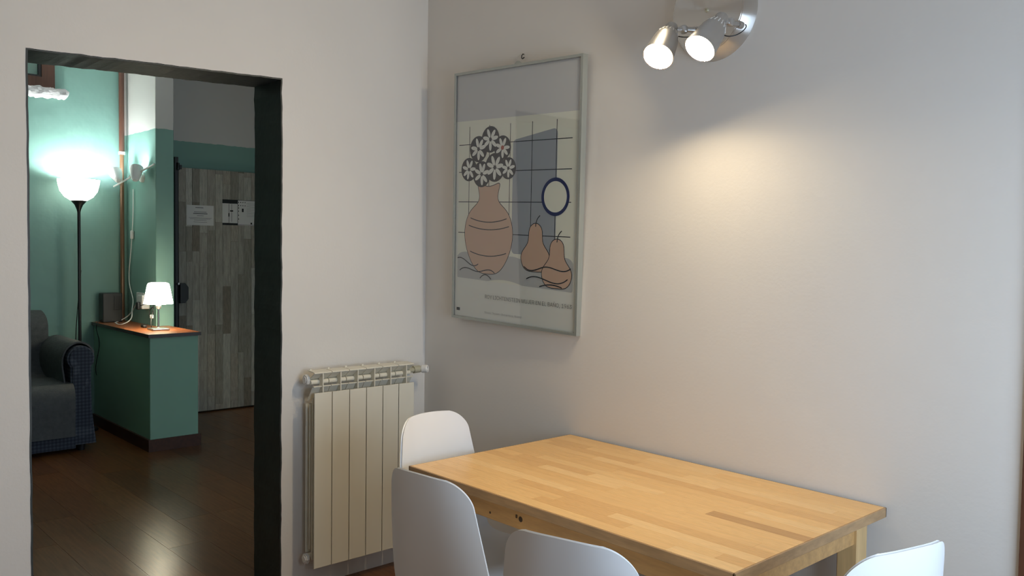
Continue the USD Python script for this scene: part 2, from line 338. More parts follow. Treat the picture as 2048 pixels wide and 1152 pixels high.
obj('lock_case', prism(lk, DX + 0.002, DX + 0.05, 'yz'), 'black_metal', d1, label='black octagonal lock case')
obj('lock_latch', bx(DX - 0.02, DX + 0.035, 0.385, 0.402, 1.12, 1.14, 0.002), 'satin_steel', d1)

# ------------------------------------------------------------------ dining table
TX0, TX1, TY0, TY1, TZ = 0.962, 2.200, -0.780, -0.010, 0.740
table = thing('dining_table', 'light birch dining table with a butcher block top against the wall', 'table', ((TX0 + TX1) / 2, (TY0 + TY1) / 2, 0))
ox, oy = (TX0 + TX1) / 2, (TY0 + TY1) / 2
def T(m): m.apply_translation((-ox, -oy, 0)); return m
tray = join(bx(TX0 + .004, TX1 - .004, TY0 + .004, TY1 - .004, 0.713, 0.726), bx(TX0, TX1, TY0, TY0 + .005, 0.712, 0.7395, .001), bx(TX0, TX1, TY1 - .005, TY1, 0.712, 0.7395, .001),
            bx(TX0, TX0 + .005, TY0, TY1, 0.712, 0.7395, .001), bx(TX1 - .005, TX1, TY0, TY1, 0.712, 0.7395, .001))
obj('tabletop', T(tray), 'edge_wood', table)
rows = 17; sw = (TY1 - TY0 - 0.01) / rows; DROW, DX0, DX1 = 7, 1.90, 2.195
for i in range(rows):
    y0 = TY0 + 0.005 + i * sw; x = TX0 + 0.005 - rng.random() * 0.25
    while x < TX1 - 0.006:
        L = rng.choice((0.20, 0.28, 0.34, 0.42, 0.50)); a, b = max(x, TX0 + 0.005), min(x + L, TX1 - 0.005)
        if TX1 - 0.005 - b < 0.05: b = TX1 - 0.005
        x = b if b > x else x + L
        if b - a < 0.012: continue
        k = f'stave_wood_{rng.choice((0, 1, 2, 3, 4, 4, 0, 6, 5, 1))}'
        if i == DROW and a < DX1 and b > DX0:                      # one short dark stave near the right end
            if a < DX0 < b: b = DX0; x = DX0
            elif a >= DX0 - 1e-6: b = DX1; x = DX1; k = 'stave_wood_dark'
        obj('stave', T(bx(a + 0.00015, b - 0.00015, y0 + 0.00015, y0 + sw - 0.00015, 0.7255, TZ, 0.0003)), k, table, smooth=False)
AZ0 = 0.640
for nm, b in (('apron', bx(TX0 + .07, TX1 - .07, TY0 + .045, TY0 + .065, AZ0, 0.713, .002)), ('apron', bx(TX0 + .07, TX1 - .07, TY1 - .065, TY1 - .045, AZ0, 0.713, .002)),
              ('apron', bx(TX0 + .047, TX0 + .067, TY0 + .07, TY1 - .07, AZ0, 0.713, .002)), ('apron', bx(TX1 - .067, TX1 - .047, TY0 + .07, TY1 - .07, AZ0, 0.713, .002))):
    obj(nm, T(b), 'apron_wood', table)
for lx in (TX0 + .037, TX1 - .097):
    for ly in (TY0 + .035, TY1 - .095):
        obj('leg', T(bx(lx, lx + .06, ly, ly + .06, 0, 0.713, .003)), 'leg_wood', table)
kn = [lathe([(0.0, 0.0012), (0.007, 0.001), (0.0085, 0)], (1.455, TY0 + .045, 0.672), (0, -1, 0), 12), bx(1.435, 1.441, TY0 + .0435, TY0 + .046, 0.672, 0.682), lathe([(0, .001), (.003, .001), (.004, 0)], (1.32, TY0 + .045, .66), (0, -1, 0), 8)]
for k_ in kn: obj('knot', T(k_), 'knot', table)

# ------------------------------------------------------------------ chairs: moulded shell on a tube frame; local +y is the way the sitter faces
def shell_mesh():
    from scipy.interpolate import PchipInterpolator as PI
    prof = spline([(0.0, 0.170, 0.424), (0.0, 0.156, 0.437), (0.0, 0.095, 0.440), (0.0, 0.0, 0.428), (0.0, -0.09, 0.420), (0.0, -0.155, 0.424), (0.0, -0.192, 0.448), (0.0, -0.207, 0.49), (0.0, -0.214, 0.53), (0.0, -0.243, 0.70), (0.0, -0.2687, 0.868)], 500)
    s = np.r_[0, np.cumsum(np.linalg.norm(np.diff(prof, axis=0), axis=1))]; S = s[-1]
    ss = np.unique(np.r_[0.11 * (1 - np.cos(np.linspace(0, math.pi / 2, 14))), np.linspace(0.11, S - 0.065, 40), S - 0.065 * (1 - np.cos(np.linspace(math.pi / 2, 0, 18)))])
    P = np.stack([np.interp(ss, s, prof[:, k]) for k in range(3)], 1)
    tang = np.gradient(P, ss, axis=0); tang /= np.linalg.norm(tang, axis=1)[:, None]; nrm = np.stack([0 * ss, tang[:, 2], -tang[:, 1]], 1)   # up / towards the sitter
    def corner(e, r): e = np.clip(e, 0, r); return r - np.sqrt(np.maximum(r * r - (r - e) ** 2, 0))
    zz = np.clip((P[:, 2] - 0.54) / 0.33, 0, 1) * (ss > 0.4)
    W0 = PI([0, 0.12, 0.30, 0.42, S], [0.192, 0.200, 0.202, 0.196, 0.1935])(ss) + (0.147 - 0.1935) * zz ** 1.3
    WF = W0.copy()
    W0 = W0 - corner(ss, 0.10) - corner(S - ss, 0.0574)
    lift = PI([0, 0.1, 0.3, 0.42, 0.55, S], [0.004, 0.014, 0.028, 0.040, 0.0385, 0.038])(ss)
    n = 33; t = np.linspace(-1, 1, n); t = np.sign(t) * np.abs(t) ** 0.85
    top, bot = [], []
    th = 0.0068
    G = P[:, None, :] + np.zeros((1, n, 1)); G[:, :, 0] = W0[:, None] * t[None, :]
    curl = lift[:, None] * np.abs(G[:, :, 0] / WF[:, None]) ** 2.4
    cd = nrm.copy(); cd[:, 2] *= np.clip(1 - zz * 4, 0, 1) * (P[:, 2] < 0.56); cd /= np.linalg.norm(cd, axis=1)[:, None]   # the back wraps forward, not up
    G = G + cd[:, None, :] * curl[:, :, None]
    arch = 0.012 * np.clip((ss - (S - 0.2)) / 0.2, 0, 1)[:, None] * (1 - np.abs(G[:, :, 0] / 0.147) ** 2)   # the top edge bows up in the middle
    G = G + tang[:, None, :] * arch[:, :, None]
    du = np.gradient(G, axis=0); dv = np.gradient(G, axis=1); N = np.cross(dv, du); N /= np.maximum(np.linalg.norm(N, axis=2, keepdims=True), 1e-9)
    if (N[len(ss) // 4, n // 2] @ nrm[len(ss) // 4]) < 0: N = -N
    m = len(ss); layers = [G + N * th * 0.5, G - N * th * 0.5]
    V = np.vstack([layers[0].reshape(-1, 3), layers[1].reshape(-1, 3)]); F = []
    q = m * n
    for i in range(m - 1):
        for j in range(n - 1):
            a, b, c, d = i * n + j, i * n + j + 1, (i + 1) * n + j + 1, (i + 1) * n + j
            F += [[a, b, c], [a, c, d], [q + a, q + c, q + b], [q + a, q + d, q + c]]
    rim = [j for j in range(n)] + [i * n + n - 1 for i in range(1, m)] + [(m - 1) * n + j for j in range(n - 2, -1, -1)] + [i * n for i in range(m - 2, 0, -1)]
    # rounded rim: a middle ring pushed outwards
    cen = (V[:q] + V[q:]) / 2; ring = cen[rim]; prev, nxt = np.roll(ring, 1, 0), np.roll(ring, -1, 0); tg = nxt - prev; tg /= np.maximum(np.linalg.norm(tg, axis=1)[:, None], 1e-9)
    out = np.cross(tg, N.reshape(-1, 3)[rim]); out /= np.maximum(np.linalg.norm(out, axis=1)[:, None], 1e-9)
    k0 = len(V); V = np.vstack([V, ring + out * th * 0.45]); R = len(rim)
    for i in range(R):
        j = (i + 1) % R
        F += [[rim[i], k0 + i, k0 + j], [rim[i], k0 + j, rim[j]], [k0 + i, q + rim[i], q + rim[j]], [k0 + i, q + rim[j], k0 + j]]
    me = trimesh.Trimesh(V, F, process=False); me.merge_vertices(); me.update_faces(me.nondegenerate_faces()); trimesh.repair.fix_normals(me)
    return me
def make_chair(label, loc, rotz):
    t = thing('dining_chair', label, 'chair', loc, rotz, 'white shell chairs around the dining table')
    obj('seat_shell', shell_mesh(), 'chair_shell', t, smooth=60)
    obj('seat_plate', rbox(-0.11, 0.11, -0.11, 0.12, 0.398, 0.416, 0.008, 8), 'chair_leg', t)
    for sx in (-1, 1):
        obj('leg', tube([(sx * 0.09, 0.10, 0.402), (sx * 0.16, 0.14, 0.395), (sx * 0.178, 0.155, 0.37), (sx * 0.205, 0.195, 0.006), (sx * 0.2055, 0.1955, 0.0)], 0.0105, 12), 'chair_leg', t)
        obj('leg', tube([(sx * 0.09, -0.10, 0.402), (sx * 0.155, -0.14, 0.395), (sx * 0.172, -0.155, 0.37), (sx * 0.205, -0.23, 0.006), (sx * 0.2055, -0.2305, 0.0)], 0.0105, 12), 'chair_leg', t)
    for y0, z0 in ((0.14, 0.395), (-0.14, 0.395)):
        obj('cross_bar', rod((-0.155, y0, z0), (0.155, y0, z0), 0.008), 'chair_leg', t)
    return t
chair0 = make_chair('white shell chair whose back hides the left front corner of the table', (1.465, -0.861, 0), 4.9)
dup(chair0, (2.000, -0.944, 0), 14.5, 'white shell chair seen from behind at the middle of the long table side')
dup(chair0, (1.113, -0.592, 0), -85, 'white shell chair at the table end in front of the radiator')
dup(chair0, (2.297, -0.642, 0), 76, 'bluish lit white shell chair at the right end of the table')

# ------------------------------------------------------------------ radiator
RY0, RY1, RZ0, RZ1, RT = -0.652, -0.146, 0.118, 0.853, 0.938
rad = thing('radiator', 'cream aluminium radiator on the wall beside the doorway', 'radiator', (0, (RY0 + RY1) / 2, 0))
ry = (RY0 + RY1) / 2; p = (RY1 - RY0) / 6
def RL(m): m.apply_translation((0, -ry, 0)); return m
for i in range(6):
    a, b = RY0 + i * p, RY0 + (i + 1) * p; c = (a + b) / 2
    obj('front_plate', RL(bx(0.114, 0.120, a + 0.0016, b - 0.0016, RZ0, RZ1, 0.001)), 'radiator_paint', rad)
    web = Polygon([(0.026, RZ0 + .03), (0.1135, RZ0 + .005), (0.1135, RZ1 - .002), (0.118, RZ1 + .001), (0.118, RT - .003), (0.086, RT - .003), (0.086, 0.80), (0.026, 0.80)])
    obj('web', RL(prism(web, c - 0.0022, c + 0.0022, 'xz')), 'radiator_paint', rad, smooth=False)
    def strip(pts, th=0.0022): return prism(LineString(pts).buffer(th / 2 + 0.0006, cap_style=2), a + 0.0014, b - 0.0014, 'xz')
    obj('top_cap', RL(strip([(0.062, RT + 0.003), (0.108, RT), (0.116, RT - 0.002), (0.118, RT - 0.005)], 0.0016)), 'radiator_paint', rad)
    obj('upper_deflector', RL(strip([(0.113, RT - 0.006), (0.064, 0.898)])), 'radiator_paint', rad)
    obj('lower_deflector', RL(strip([(0.112, 0.878), (0.104, 0.879), (0.098, 0.874), (0.060, 0.815)])), 'radiator_paint', rad)
    obj('collector', RL((tube([(0.082, a + 0.0016, 0.894), (0.082, b - 0.0016, 0.894)], 0.0105, 16))), 'radiator_paint', rad)
    obj('lower_collector', RL(tube([(0.055, a + 0.0012, 0.150), (0.055, b - 0.0012, 0.150)], 0.0165, 16)), 'radiator_paint', rad)
    obj('side_fin', RL(join(bx(0.040, 0.043, a + .004, b - .004, RZ0 + .05, 0.80), bx(0.064, 0.067, a + .008, b - .008, RZ0 + .07, 0.80), bx(0.090, 0.093, a + .006, b - .006, RZ0 + .03, 0.83))), 'radiator_paint', rad, smooth=False)
    obj('top_peg', RL(rod((0.066, a + 0.012, RT - 0.002), (0.066, a + 0.012, RT + 0.010), 0.0055, 8)), 'radiator_paint', rad)
def plug(z): return lathe([(0.0, 0.016), (0.014, 0.016), (0.015, 0.013), (0.021, 0.013), (0.023, 0.010), (0.023, 0.0), (0.0, 0.0)], (0.062, RY0 + 0.001, z), (0, -1, 0), 8)
obj('end_plug', RL(plug(0.903)), 'plug_paint', rad, smooth=20); obj('end_plug', RL(plug(0.148)), 'plug_paint', rad, smooth=20)
vb = join(rod((0.075, RY1 - 0.002, 0.900), (0.075, RY1 + 0.03, 0.902), 0.011), rod((0.075, RY1 + 0.026, 0.902), (0.078, RY1 + 0.058, 0.904), 0.017), rod((0.070, RY1 + 0.05, 0.903), (0.0, RY1 + 0.05, 0.903), 0.010))
valve = obj('valve', RL(vb), 'valve_brass', rad)
obj('valve_knob', RL(lathe([(0.004, 0.004), (0.007, 0.010), (0.015, 0.012), (0.018, 0.008), (0.019, -0.014), (0.014, -0.022), (0, -0.022)], (0.100, RY1 + 0.076, 0.905), (0.80, 0.55, 0.05), 20)), 'plug_paint', valve)
obj('foot_bracket', RL(bx(0.0, 0.03, ry - 0.18, ry - 0.15, 0.9, 0.92)), 'radiator_paint', rad); obj('foot_bracket', RL(bx(0.0, 0.03, ry + 0.15, ry + 0.18, 0.9, 0.92)), 'radiator_paint', rad)

# ------------------------------------------------------------------ framed poster (its artwork is a plain generic stand-in), hung slightly askew and leaning out
PW, PH = 0.7436, 1.0676
pic = UsdGeom.Xform.Define(stage, '/World/framed_poster')
yw, ln, rl = 0.0268, 0.0267, 0.0336
def Rm(ax, a):
    c, s = math.cos(a), math.sin(a)
    return np.array({'x': [[1, 0, 0], [0, c, -s], [0, s, c]], 'y': [[c, 0, s], [0, 1, 0], [-s, 0, c]], 'z': [[c, -s, 0], [s, c, 0], [0, 0, 1]]}[ax])
A = Rm('z', yw) @ Rm('x', ln) @ Rm('y', rl)
pic.AddTransformOp().Set(Gf.Matrix4d(*A[:, 0], 0, *A[:, 1], 0, *A[:, 2], 0, 0.626, -0.034, 1.1395, 1))
pic = keys(pic.GetPrim(), label='tall framed poster behind glass in a thin silver frame', category='picture')
X0, X1 = -PW / 2, PW / 2
D = 0.028                                                            # local: x right, z up, y into the wall, 0 = frame front
side = Polygon([(0, 0), (0.012, 0), (0.012, 0.004), (0.003, 0.004), (0.003, D), (0, D)])
obj('frame_rail', bx(X0, X1, 0, 0.004, 0, 0.011), 'aluminium', pic); obj('frame_rail', bx(X0, X1, 0, 0.004, PH - 0.011, PH), 'aluminium', pic)
obj('frame_rail', bx(X0, X0 + 0.011, 0, 0.004, 0.011, PH - 0.011), 'aluminium', pic); obj('frame_rail', bx(X1 - 0.011, X1, 0, 0.004, 0.011, PH - 0.011), 'aluminium', pic)
ringp = sbox(X0, 0, X1, PH).difference(sbox(X0 + 0.004, 0.004, X1 - 0.004, PH - 0.004))
obj('frame_side', prism(ringp, 0.004, D, 'xz'), 'aluminium', pic)
obj('backing', bx(X0 + 0.004, X1 - 0.004, 0.010, 0.014, 0.004, PH - 0.004), 'print_grey', pic)
obj('glass', bx(X0 + 0.005, X1 - 0.005, 0.0045, 0.0065, 0.005, PH - 0.005), 'pane_glass', pic)
pr = obj('print', bx(X0 + 0.005, X1 - 0.005, 0.0092, 0.0100, 0.005, PH - 0.005), 'paper', pic, label='printed sheet with grey band, picture and caption')
def U(u, v): return (X0 + u * PW, PH * (1 - v))
lay = [0.0092]
def ink(name, poly, material, dz=0.0001):
    lay[0] -= dz; obj(name, prism(poly, lay[0], lay[0] + dz * 0.9, 'xz'), material, pr, smooth=False)
def UP(pts): return Polygon([U(*q) for q in pts]).buffer(0)
def smooth_poly(pts, n=90):
    from scipy.interpolate import CubicSpline
    q = np.array([U(*k) for k in pts] + [U(*pts[0])]); s = np.r_[0, np.cumsum(np.linalg.norm(np.diff(q, axis=0), axis=1))]
    return Polygon(CubicSpline(s, q, bc_type='periodic')(np.linspace(0, s[-1], n))).buffer(0)
def stroke(pts, w, n=40):
    q = spline([(*U(*k), 0) for k in pts], n)[:, :2]; return LineString(q).buffer(w / 2)
ART = UP([(0.035, 0.195), (0.965, 0.195), (0.955, 0.845), (0.035, 0.83)])
ink('printed_band', UP([(0.008, 0.008), (0.992, 0.008), (0.992, 0.195), (0.008, 0.195)]), 'print_band')
ink('printed_ground', ART, 'print_ground')
ink('printed_shadow', unary_union([UP([(0.52, 0.30), (0.80, 0.27), (0.80, 0.70), (0.52, 0.70)]).buffer(0.03).buffer(-0.01)]).intersection(ART), 'print_blue')
grid = [LineString([U(0.04, v), U(0.93, v)]).buffer(0.0016) for v in (0.29, 0.40, 0.52, 0.645)] + [LineString([U(u, 0.22), U(u, 0.66)]).buffer(0.0016) for u in (0.13, 0.30, 0.47, 0.64, 0.82)]
ink('printed_grid', unary_union(grid), 'print_ink')
water = smooth_poly([(0.036, 0.74), (0.15, 0.725), (0.3, 0.745), (0.5, 0.73), (0.7, 0.75), (0.95, 0.735), (0.955, 0.84), (0.6, 0.842), (0.3, 0.835), (0.036, 0.828)]).intersection(ART)
ink('printed_table', water, 'print_grey')
jug = smooth_poly([(0.21, 0.45), (0.30, 0.46), (0.39, 0.45), (0.375, 0.50), (0.44, 0.55), (0.50, 0.64), (0.46, 0.74), (0.37, 0.80), (0.30, 0.805), (0.23, 0.80), (0.14, 0.74), (0.10, 0.64), (0.16, 0.55), (0.225, 0.50)]).intersection(ART)
ink('printed_jug_line', jug.buffer(0.003).intersection(ART), 'print_ink'); ink('printed_jug', jug, 'print_peach')
ink('printed_jug_bands', unary_union([stroke([(0.15, 0.585), (0.30, 0.60), (0.45, 0.585)], 0.004), stroke([(0.135, 0.615), (0.30, 0.63), (0.47, 0.615)], 0.004), stroke([(0.15, 0.72), (0.30, 0.735), (0.45, 0.72)], 0.004)]).intersection(jug), 'print_ink')
for cu, cv in ((0.68, 0.70), (0.84, 0.755)):
    pear = smooth_poly([(cu, cv - 0.10), (cu + 0.04, cv - 0.085), (cu + 0.055, cv - 0.03), (cu + 0.105, cv + 0.02), (cu + 0.08, cv + 0.07), (cu, cv + 0.08), (cu - 0.08, cv + 0.07), (cu - 0.105, cv + 0.02), (cu - 0.055, cv - 0.03), (cu - 0.04, cv - 0.085)]).intersection(ART)
    ink('printed_pear_line', pear.buffer(0.003).intersection(ART), 'print_ink'); ink('printed_pear', pear, 'print_peach')
    ink('printed_stalk', stroke([(cu, cv - 0.09), (cu + 0.01, cv - 0.115), (cu + 0.03, cv - 0.13)], 0.004, 12).intersection(ART), 'print_ink')
disc = Point(*U(0.82, 0.50)).buffer(0.075)
ink('printed_plate_rim', disc.difference(disc.buffer(-0.014)).intersection(ART), 'print_navy'); ink('printed_plate', disc.buffer(-0.014), 'print_ground')
FL = ((0.13, 0.39, 0.050), (0.21, 0.31, 0.055), (0.31, 0.275, 0.055), (0.41, 0.31, 0.050), (0.46, 0.39, 0.045), (0.24, 0.41, 0.055), (0.35, 0.385, 0.060))
bush = unary_union([Point(*U(u, v)).buffer(r) for u, v, r in FL]).intersection(ART)
ink('printed_bouquet', bush, 'print_ink')
r2 = random.Random(3); pet = []
for (u, v, r) in FL:
    for k in range(7):
        a = k * 2 * math.pi / 7 + r2.random() * 0.3; e = affinity.scale(Point(0, 0).buffer(1), r * 0.36, r * 0.15); e = affinity.translate(e, r * 0.5, 0); e = affinity.rotate(e, math.degrees(a), origin=(0, 0)); pet.append(affinity.translate(e, *U(u, v)))
ink('printed_petals', unary_union(pet).intersection(bush), 'paper')
ink('printed_flower_heart', Point(*U(0.41, 0.31)).buffer(0.009), 'print_red')
waves = [stroke(q, 0.0042) for q in ([(0.04, 0.75), (0.10, 0.755), (0.16, 0.775), (0.22, 0.77)], [(0.06, 0.80), (0.14, 0.79), (0.22, 0.80), (0.30, 0.79), (0.36, 0.80)], [(0.24, 0.825), (0.28, 0.81), (0.33, 0.825)], [(0.60, 0.765), (0.68, 0.775), (0.76, 0.76), (0.86, 0.77), (0.94, 0.76)], [(0.62, 0.81), (0.70, 0.80), (0.80, 0.815), (0.92, 0.80)], [(0.72, 0.835), (0.80, 0.825), (0.88, 0.832)])]
ink('printed_waves', unary_union(waves).intersection(ART), 'print_ink')
def caption(name, text, u0, u1, v, material, h=0.02, bold=False):
    t = meshkit.text_mesh(text, h, 0.0001, bold); w = t.bounds[1][0] - t.bounds[0][0]; s = (u1 - u0) * PW / w
    t.vertices[:, 0] *= s; t.vertices[:, 1] *= s; x, z = U(u0, v)
    vv = t.vertices; t.vertices = np.c_[vv[:, 0] - vv[:, 0].min() + x, lay[0] - 0.0001 - vv[:, 2], vv[:, 1] + z]
    obj(name, t, material, pr, smooth=False)
caption('printed_caption', 'ROY LICHTENSTEIN MUJER EN EL BAÑO, 1963', 0.285, 0.955, 0.905, 'print_caption')
caption('printed_subtitle', 'Museo Thyssen-Bornemisza, Madrid', 0.285, 0.585, 0.965, 'print_caption_faint')
ink('printed_mark', UP([(0.035, 0.955), (0.065, 0.955), (0.065, 0.967), (0.035, 0.967)]), 'print_ink')
obj('hanger_tab', prism(Polygon([(-0.03, PH), (0.03, PH), (0.006, PH + 0.016), (-0.006, PH + 0.016)]), D - 0.006, D - 0.004, 'xz'), 'aluminium', pic)
hook = thing('picture_hook', 'small dark wall hook above the framed poster', 'hook', (0.655, 0, 2.236))
obj('shank', tube([(0, 0.01, 0.021), (0, -0.006, 0.021), (0, -0.012, 0.013), (0, -0.012, 0.003), (0.007, -0.013, 0.0), (0.016, -0.013, 0.004)], 0.0022, 8), 'black_metal', hook)

# ------------------------------------------------------------------ kitchen wall lamp
LX, LZ = 1.579, 2.246
lamp = thing('wall_lamp', 'round brushed steel wall lamp with two lit spots above the table', 'lamp', (LX, 0, LZ))
obj('base_plate', lathe([(0.0, 0.050), (0.045, 0.050), (0.09, 0.050), (0.132, 0.050), (0.1335, 0.0485), (0.1365, 0.0485), (0.138, 0.047), (0.150, 0.024), (0.158, 0.004), (0.158, 0.0), (0, 0)], (0, 0, 0), (0, -1, 0), 96), 'brushed_disc', lamp, smooth=25)
obj('screw', lathe([(0.0, 0.0545), (0.002, 0.0545), (0.0025, 0.056), (0.006, 0.055), (0.008, 0.050), (0.0, 0.050)], (0, 0, 0), (0, -1, 0), 16), 'valve_brass', lamp)
def spot(cap, bulb, root, wire):
    cap, bulb, root = (np.array(v) - (LX, 0, LZ) for v in (cap, bulb, root)); ax = bulb - cap; ax /= np.linalg.norm(ax); L = np.linalg.norm(bulb - cap)
    h = lathe([(0.0, 0.0), (0.012, 0.001), (0.019, 0.005), (0.022, 0.014), (0.0225, 0.034), (0.032, 0.050), (0.0405, 0.078), (0.0490, L - 0.022), (0.0500, L - 0.020), (0.0480, L - 0.020), (0.038, 0.078), (0.027, 0.052), (0.018, 0.04), (0.0, 0.038)], cap, ax, 40)
    hd = obj('spot_head', h, 'satin_steel', lamp)
    u, v, d = frame_for(ax); sl = []
    for k in range(18):
        a = k * math.pi / 9; rr, r1 = 0.028, 0.037; c, s = math.cos(a), math.sin(a); o = (c * u + s * v)
        sl.append(rod(cap + d * 0.043 + o * (rr - 0.0005), cap + d * 0.064 + o * (r1 - 0.0005), 0.0021, 6))
    obj('vent_slot', join(sl), 'plug_paint', hd, kind='stuff')
    obj('bulb', lathe([(0.0478, -0.0235), (0.0478, -0.0225), (0.036, -0.0205), (0.018, -0.0195), (0.0, -0.019)], bulb, ax, 24), 'spot_bulb', hd)
    mid = cap + d * 0.02; obj('arm', join(rod(root + np.array([0, 0.02, 0]), root, 0.012), rod(root, mid, 0.0085), lathe([(0, .012), (.010, .012), (.013, .008), (.013, -.008), (.010, -.012), (0, -.012)], root + (mid - root) * 0.45, np.cross(mid - root, (0, 1, 0)), 16)), 'satin_steel', lamp)
    obj('lamp_cable', tube(spline([root + np.array(w) for w in wire], 24), 0.0017, 6), 'black_plastic', lamp)
spot((1.495, -0.120, 2.198), (1.528, -0.243, 2.061), (1.535, -0.055, 2.190), [(0.028, 0.008, -0.012), (0.03, -0.03, -0.03), (0.005, -0.055, -0.035), (-0.025, -0.075, -0.025)])
spot((1.690, -0.120, 2.193), (1.682, -0.244, 2.060), (1.700, -0.055, 2.178), [(0.022, 0.008, -0.004), (0.036, -0.03, -0.035), (0.02, -0.055, -0.05), (-0.012, -0.075, -0.04)])

spot((1.600, -0.105, 2.365), (1.522, -0.245, 2.308), (1.590, -0.055, 2.335), [(0.022, 0.008, -0.004), (0.036, -0.03, 0.035), (0.02, -0.055, 0.05), (-0.002, -0.065, 0.03)])

# ------------------------------------------------------------------ living room things
# sofa along the far wall
SY = -0.535
sofa = thing('sofa', 'blue gingham slipcovered sofa with rolled arms in the dim living room', 'sofa', (-3.6, -1.3, 0))
def SF(m): m.apply_translation((3.6, 1.3, 0)); return m
def soft(m, size=0.04, amp=0.012, sc=7, seed=1):
    m = m.subdivide_to_size(size); m.merge_vertices(); m.vertices += m.vertex_normals * ((meshkit.fbm(m.vertices * sc, 3, seed) - 0.5) * 2 * amp)[:, None]; return m
def arm(y0, sgn):
    sec = unary_union([Point(y0, 0.655).buffer(0.088), sbox(y0 - 0.068, 0.06, y0 + 0.068, 0.66)]); sec = unary_union([sec, Polygon([(y0 - 0.068, 0.3), (y0 + 0.068, 0.3), (y0 + 0.068 + 0.03 * sgn, 0.05), (y0 - 0.068, 0.05)])])
    m = prism(sec, -4.0, -3.17, 'yz'); cap2 = prism(sec.buffer(-0.012), -3.171, -3.158, 'yz'); return join(m, cap2)
obj('arm', SF(soft(arm(-0.615, 1), 0.05, 0.005)), 'gingham', sofa); obj('arm', SF(arm(-2.05, -1)), 'gingham', sofa)
obj('base', SF(rbox(-4.0, -3.17, -1.98, -0.69, 0.06, 0.36, 0.02, 8)), 'gingham', sofa)
obj('backrest', SF(rbox(-4.06, -3.80, -2.02, -0.665, 0.08, 0.90, 0.05, 12)), 'gingham', sofa)
obj('seat_cushion', SF(rbox(-3.90, -3.13, -1.97, -0.695, 0.33, 0.46, 0.04, 12)), 'gingham', sofa)
sk = []
for k in range(60):
    t0 = -2.0 + k * (1.32 / 60); sk.append(t0)
obj('skirt', SF(soft(bx(-3.175, -3.150, -1.98, -0.655, 0.03, 0.30, 0.004), 0.05, 0.008, 9)), 'gingham', sofa)
for fy in (-0.60, -2.05):
    for fx in (-3.23, -3.93): obj('foot', SF(lathe([(0, 0), (.022, 0), (.028, .07), (0, .07)], (fx, fy, 0), (0, 0, 1), 16)), 'black_plastic', sofa)
# grey throws
def sheet(path, y0, y1, th, n=26, seed=2, amp=0.006):
    q = spline([(x, 0, z) for x, z in path], 60); ys = np.linspace(y0, y1, n); tg = np.gradient(q, axis=0); tg /= np.linalg.norm(tg, axis=1)[:, None]; nr = np.stack([-tg[:, 2], 0 * tg[:, 0], tg[:, 0]], 1)
    G = q[:, None, :] + np.zeros((1, n, 1)); G[:, :, 1] = ys[None, :]
    G = G + nr[:, None, :] * ((meshkit.fbm(G * 8, 3, seed) - 0.5) * 2 * amp)[:, :, None]
    V = np.vstack([(G + nr[:, None] * th / 2).reshape(-1, 3), (G - nr[:, None] * th / 2).reshape(-1, 3)]); m = len(q); Q = m * n; F = []
    for i in range(m - 1):
        for j in range(n - 1):
            a, b, c, d = i * n + j, i * n + j + 1, (i + 1) * n + j + 1, (i + 1) * n + j; F += [[a, b, c], [a, c, d], [Q + a, Q + c, Q + b], [Q + a, Q + d, Q + c]]
    rim = [j for j in range(n)] + [i * n + n - 1 for i in range(1, m)] + [(m - 1) * n + j for j in range(n - 2, -1, -1)] + [i * n for i in range(m - 2, 0, -1)]
    for i in range(len(rim)):
        a, b = rim[i], rim[(i + 1) % len(rim)]; F += [[a, Q + a, Q + b], [a, Q + b, b]]
    me = trimesh.Trimesh(V, F, process=False); trimesh.repair.fix_normals(me); return me
obj('seat_throw', sheet([(-4.07, 0.62), (-4.075, 0.86), (-4.03, 0.925), (-3.88, 0.925), (-3.79, 0.88), (-3.775, 0.70), (-3.765, 0.52), (-3.70, 0.482), (-3.50, 0.484), (-3.22, 0.484), (-3.125, 0.462), (-3.098, 0.40), (-3.100, 0.28), (-3.105, 0.125)], -1.97, -0.672, 0.012), 'sofa_grey', label='dark grey throw covering the seat and back of the sofa', cat='throw')
ap = [(-0.720, 0.40), (-0.722, 0.60), (-0.715, 0.68), (-0.675, 0.742), (-0.615, 0.765), (-0.555, 0.742), (-0.520, 0.69)]
aq = spline([(0, y, z) for y, z in ap], 40)[:, 1:]
obj('arm_throw', soft(prism(LineString(aq).buffer(0.006), -3.78, -3.21, 'yz'), 0.04, 0.003), 'sofa_grey', label='dark grey cloth draped over the sofa arm', cat='throw')

# floor lamp
fl = thing('floor_lamp', 'black uplighter floor lamp with a glowing white bowl behind the sofa', 'lamp', (-3.90, -0.415, 0))
obj('base', lathe([(0, 0), (.125, 0), (.128, .008), (.12, .016), (.02, .024), (.0, .024)], n=40), 'black_metal', fl)
obj('pole', rod((0, 0, 0.02), (0, 0, 1.74), 0.0115), 'black_metal', fl)
obj('bowl_holder', lathe([(.0115, 1.70), (.016, 1.72), (.030, 1.755), (.055, 1.785), (.05, 1.79), (0, 1.78)], n=32), 'black_metal', fl)
obj('bowl', lathe([(.02, 1.786), (.06, 1.789), (.10, 1.815), (.132, 1.86), (.146, 1.915), (.150, 1.95), (.146, 1.95), (.142, 1.915), (.128, 1.864), (.097, 1.82), (.058, 1.795), (.02, 1.792)], n=48), 'lit_bowl', fl)
obj('bulb', lathe([(.012, 1.80), (.016, 1.83), (.03, 1.86), (.032, 1.885), (.022, 1.91), (0, 1.92)], n=24), 'floor_lamp_bulb', fl)
obj('lamp_cord', tube(spline([(0, .012, 1.25), (-.02, -.005, 1.0), (-.03, -.02, .75), (-.028, -.03, .4), (-.03, -.05, .02)], 30), 0.003, 6), 'black_plastic', fl)

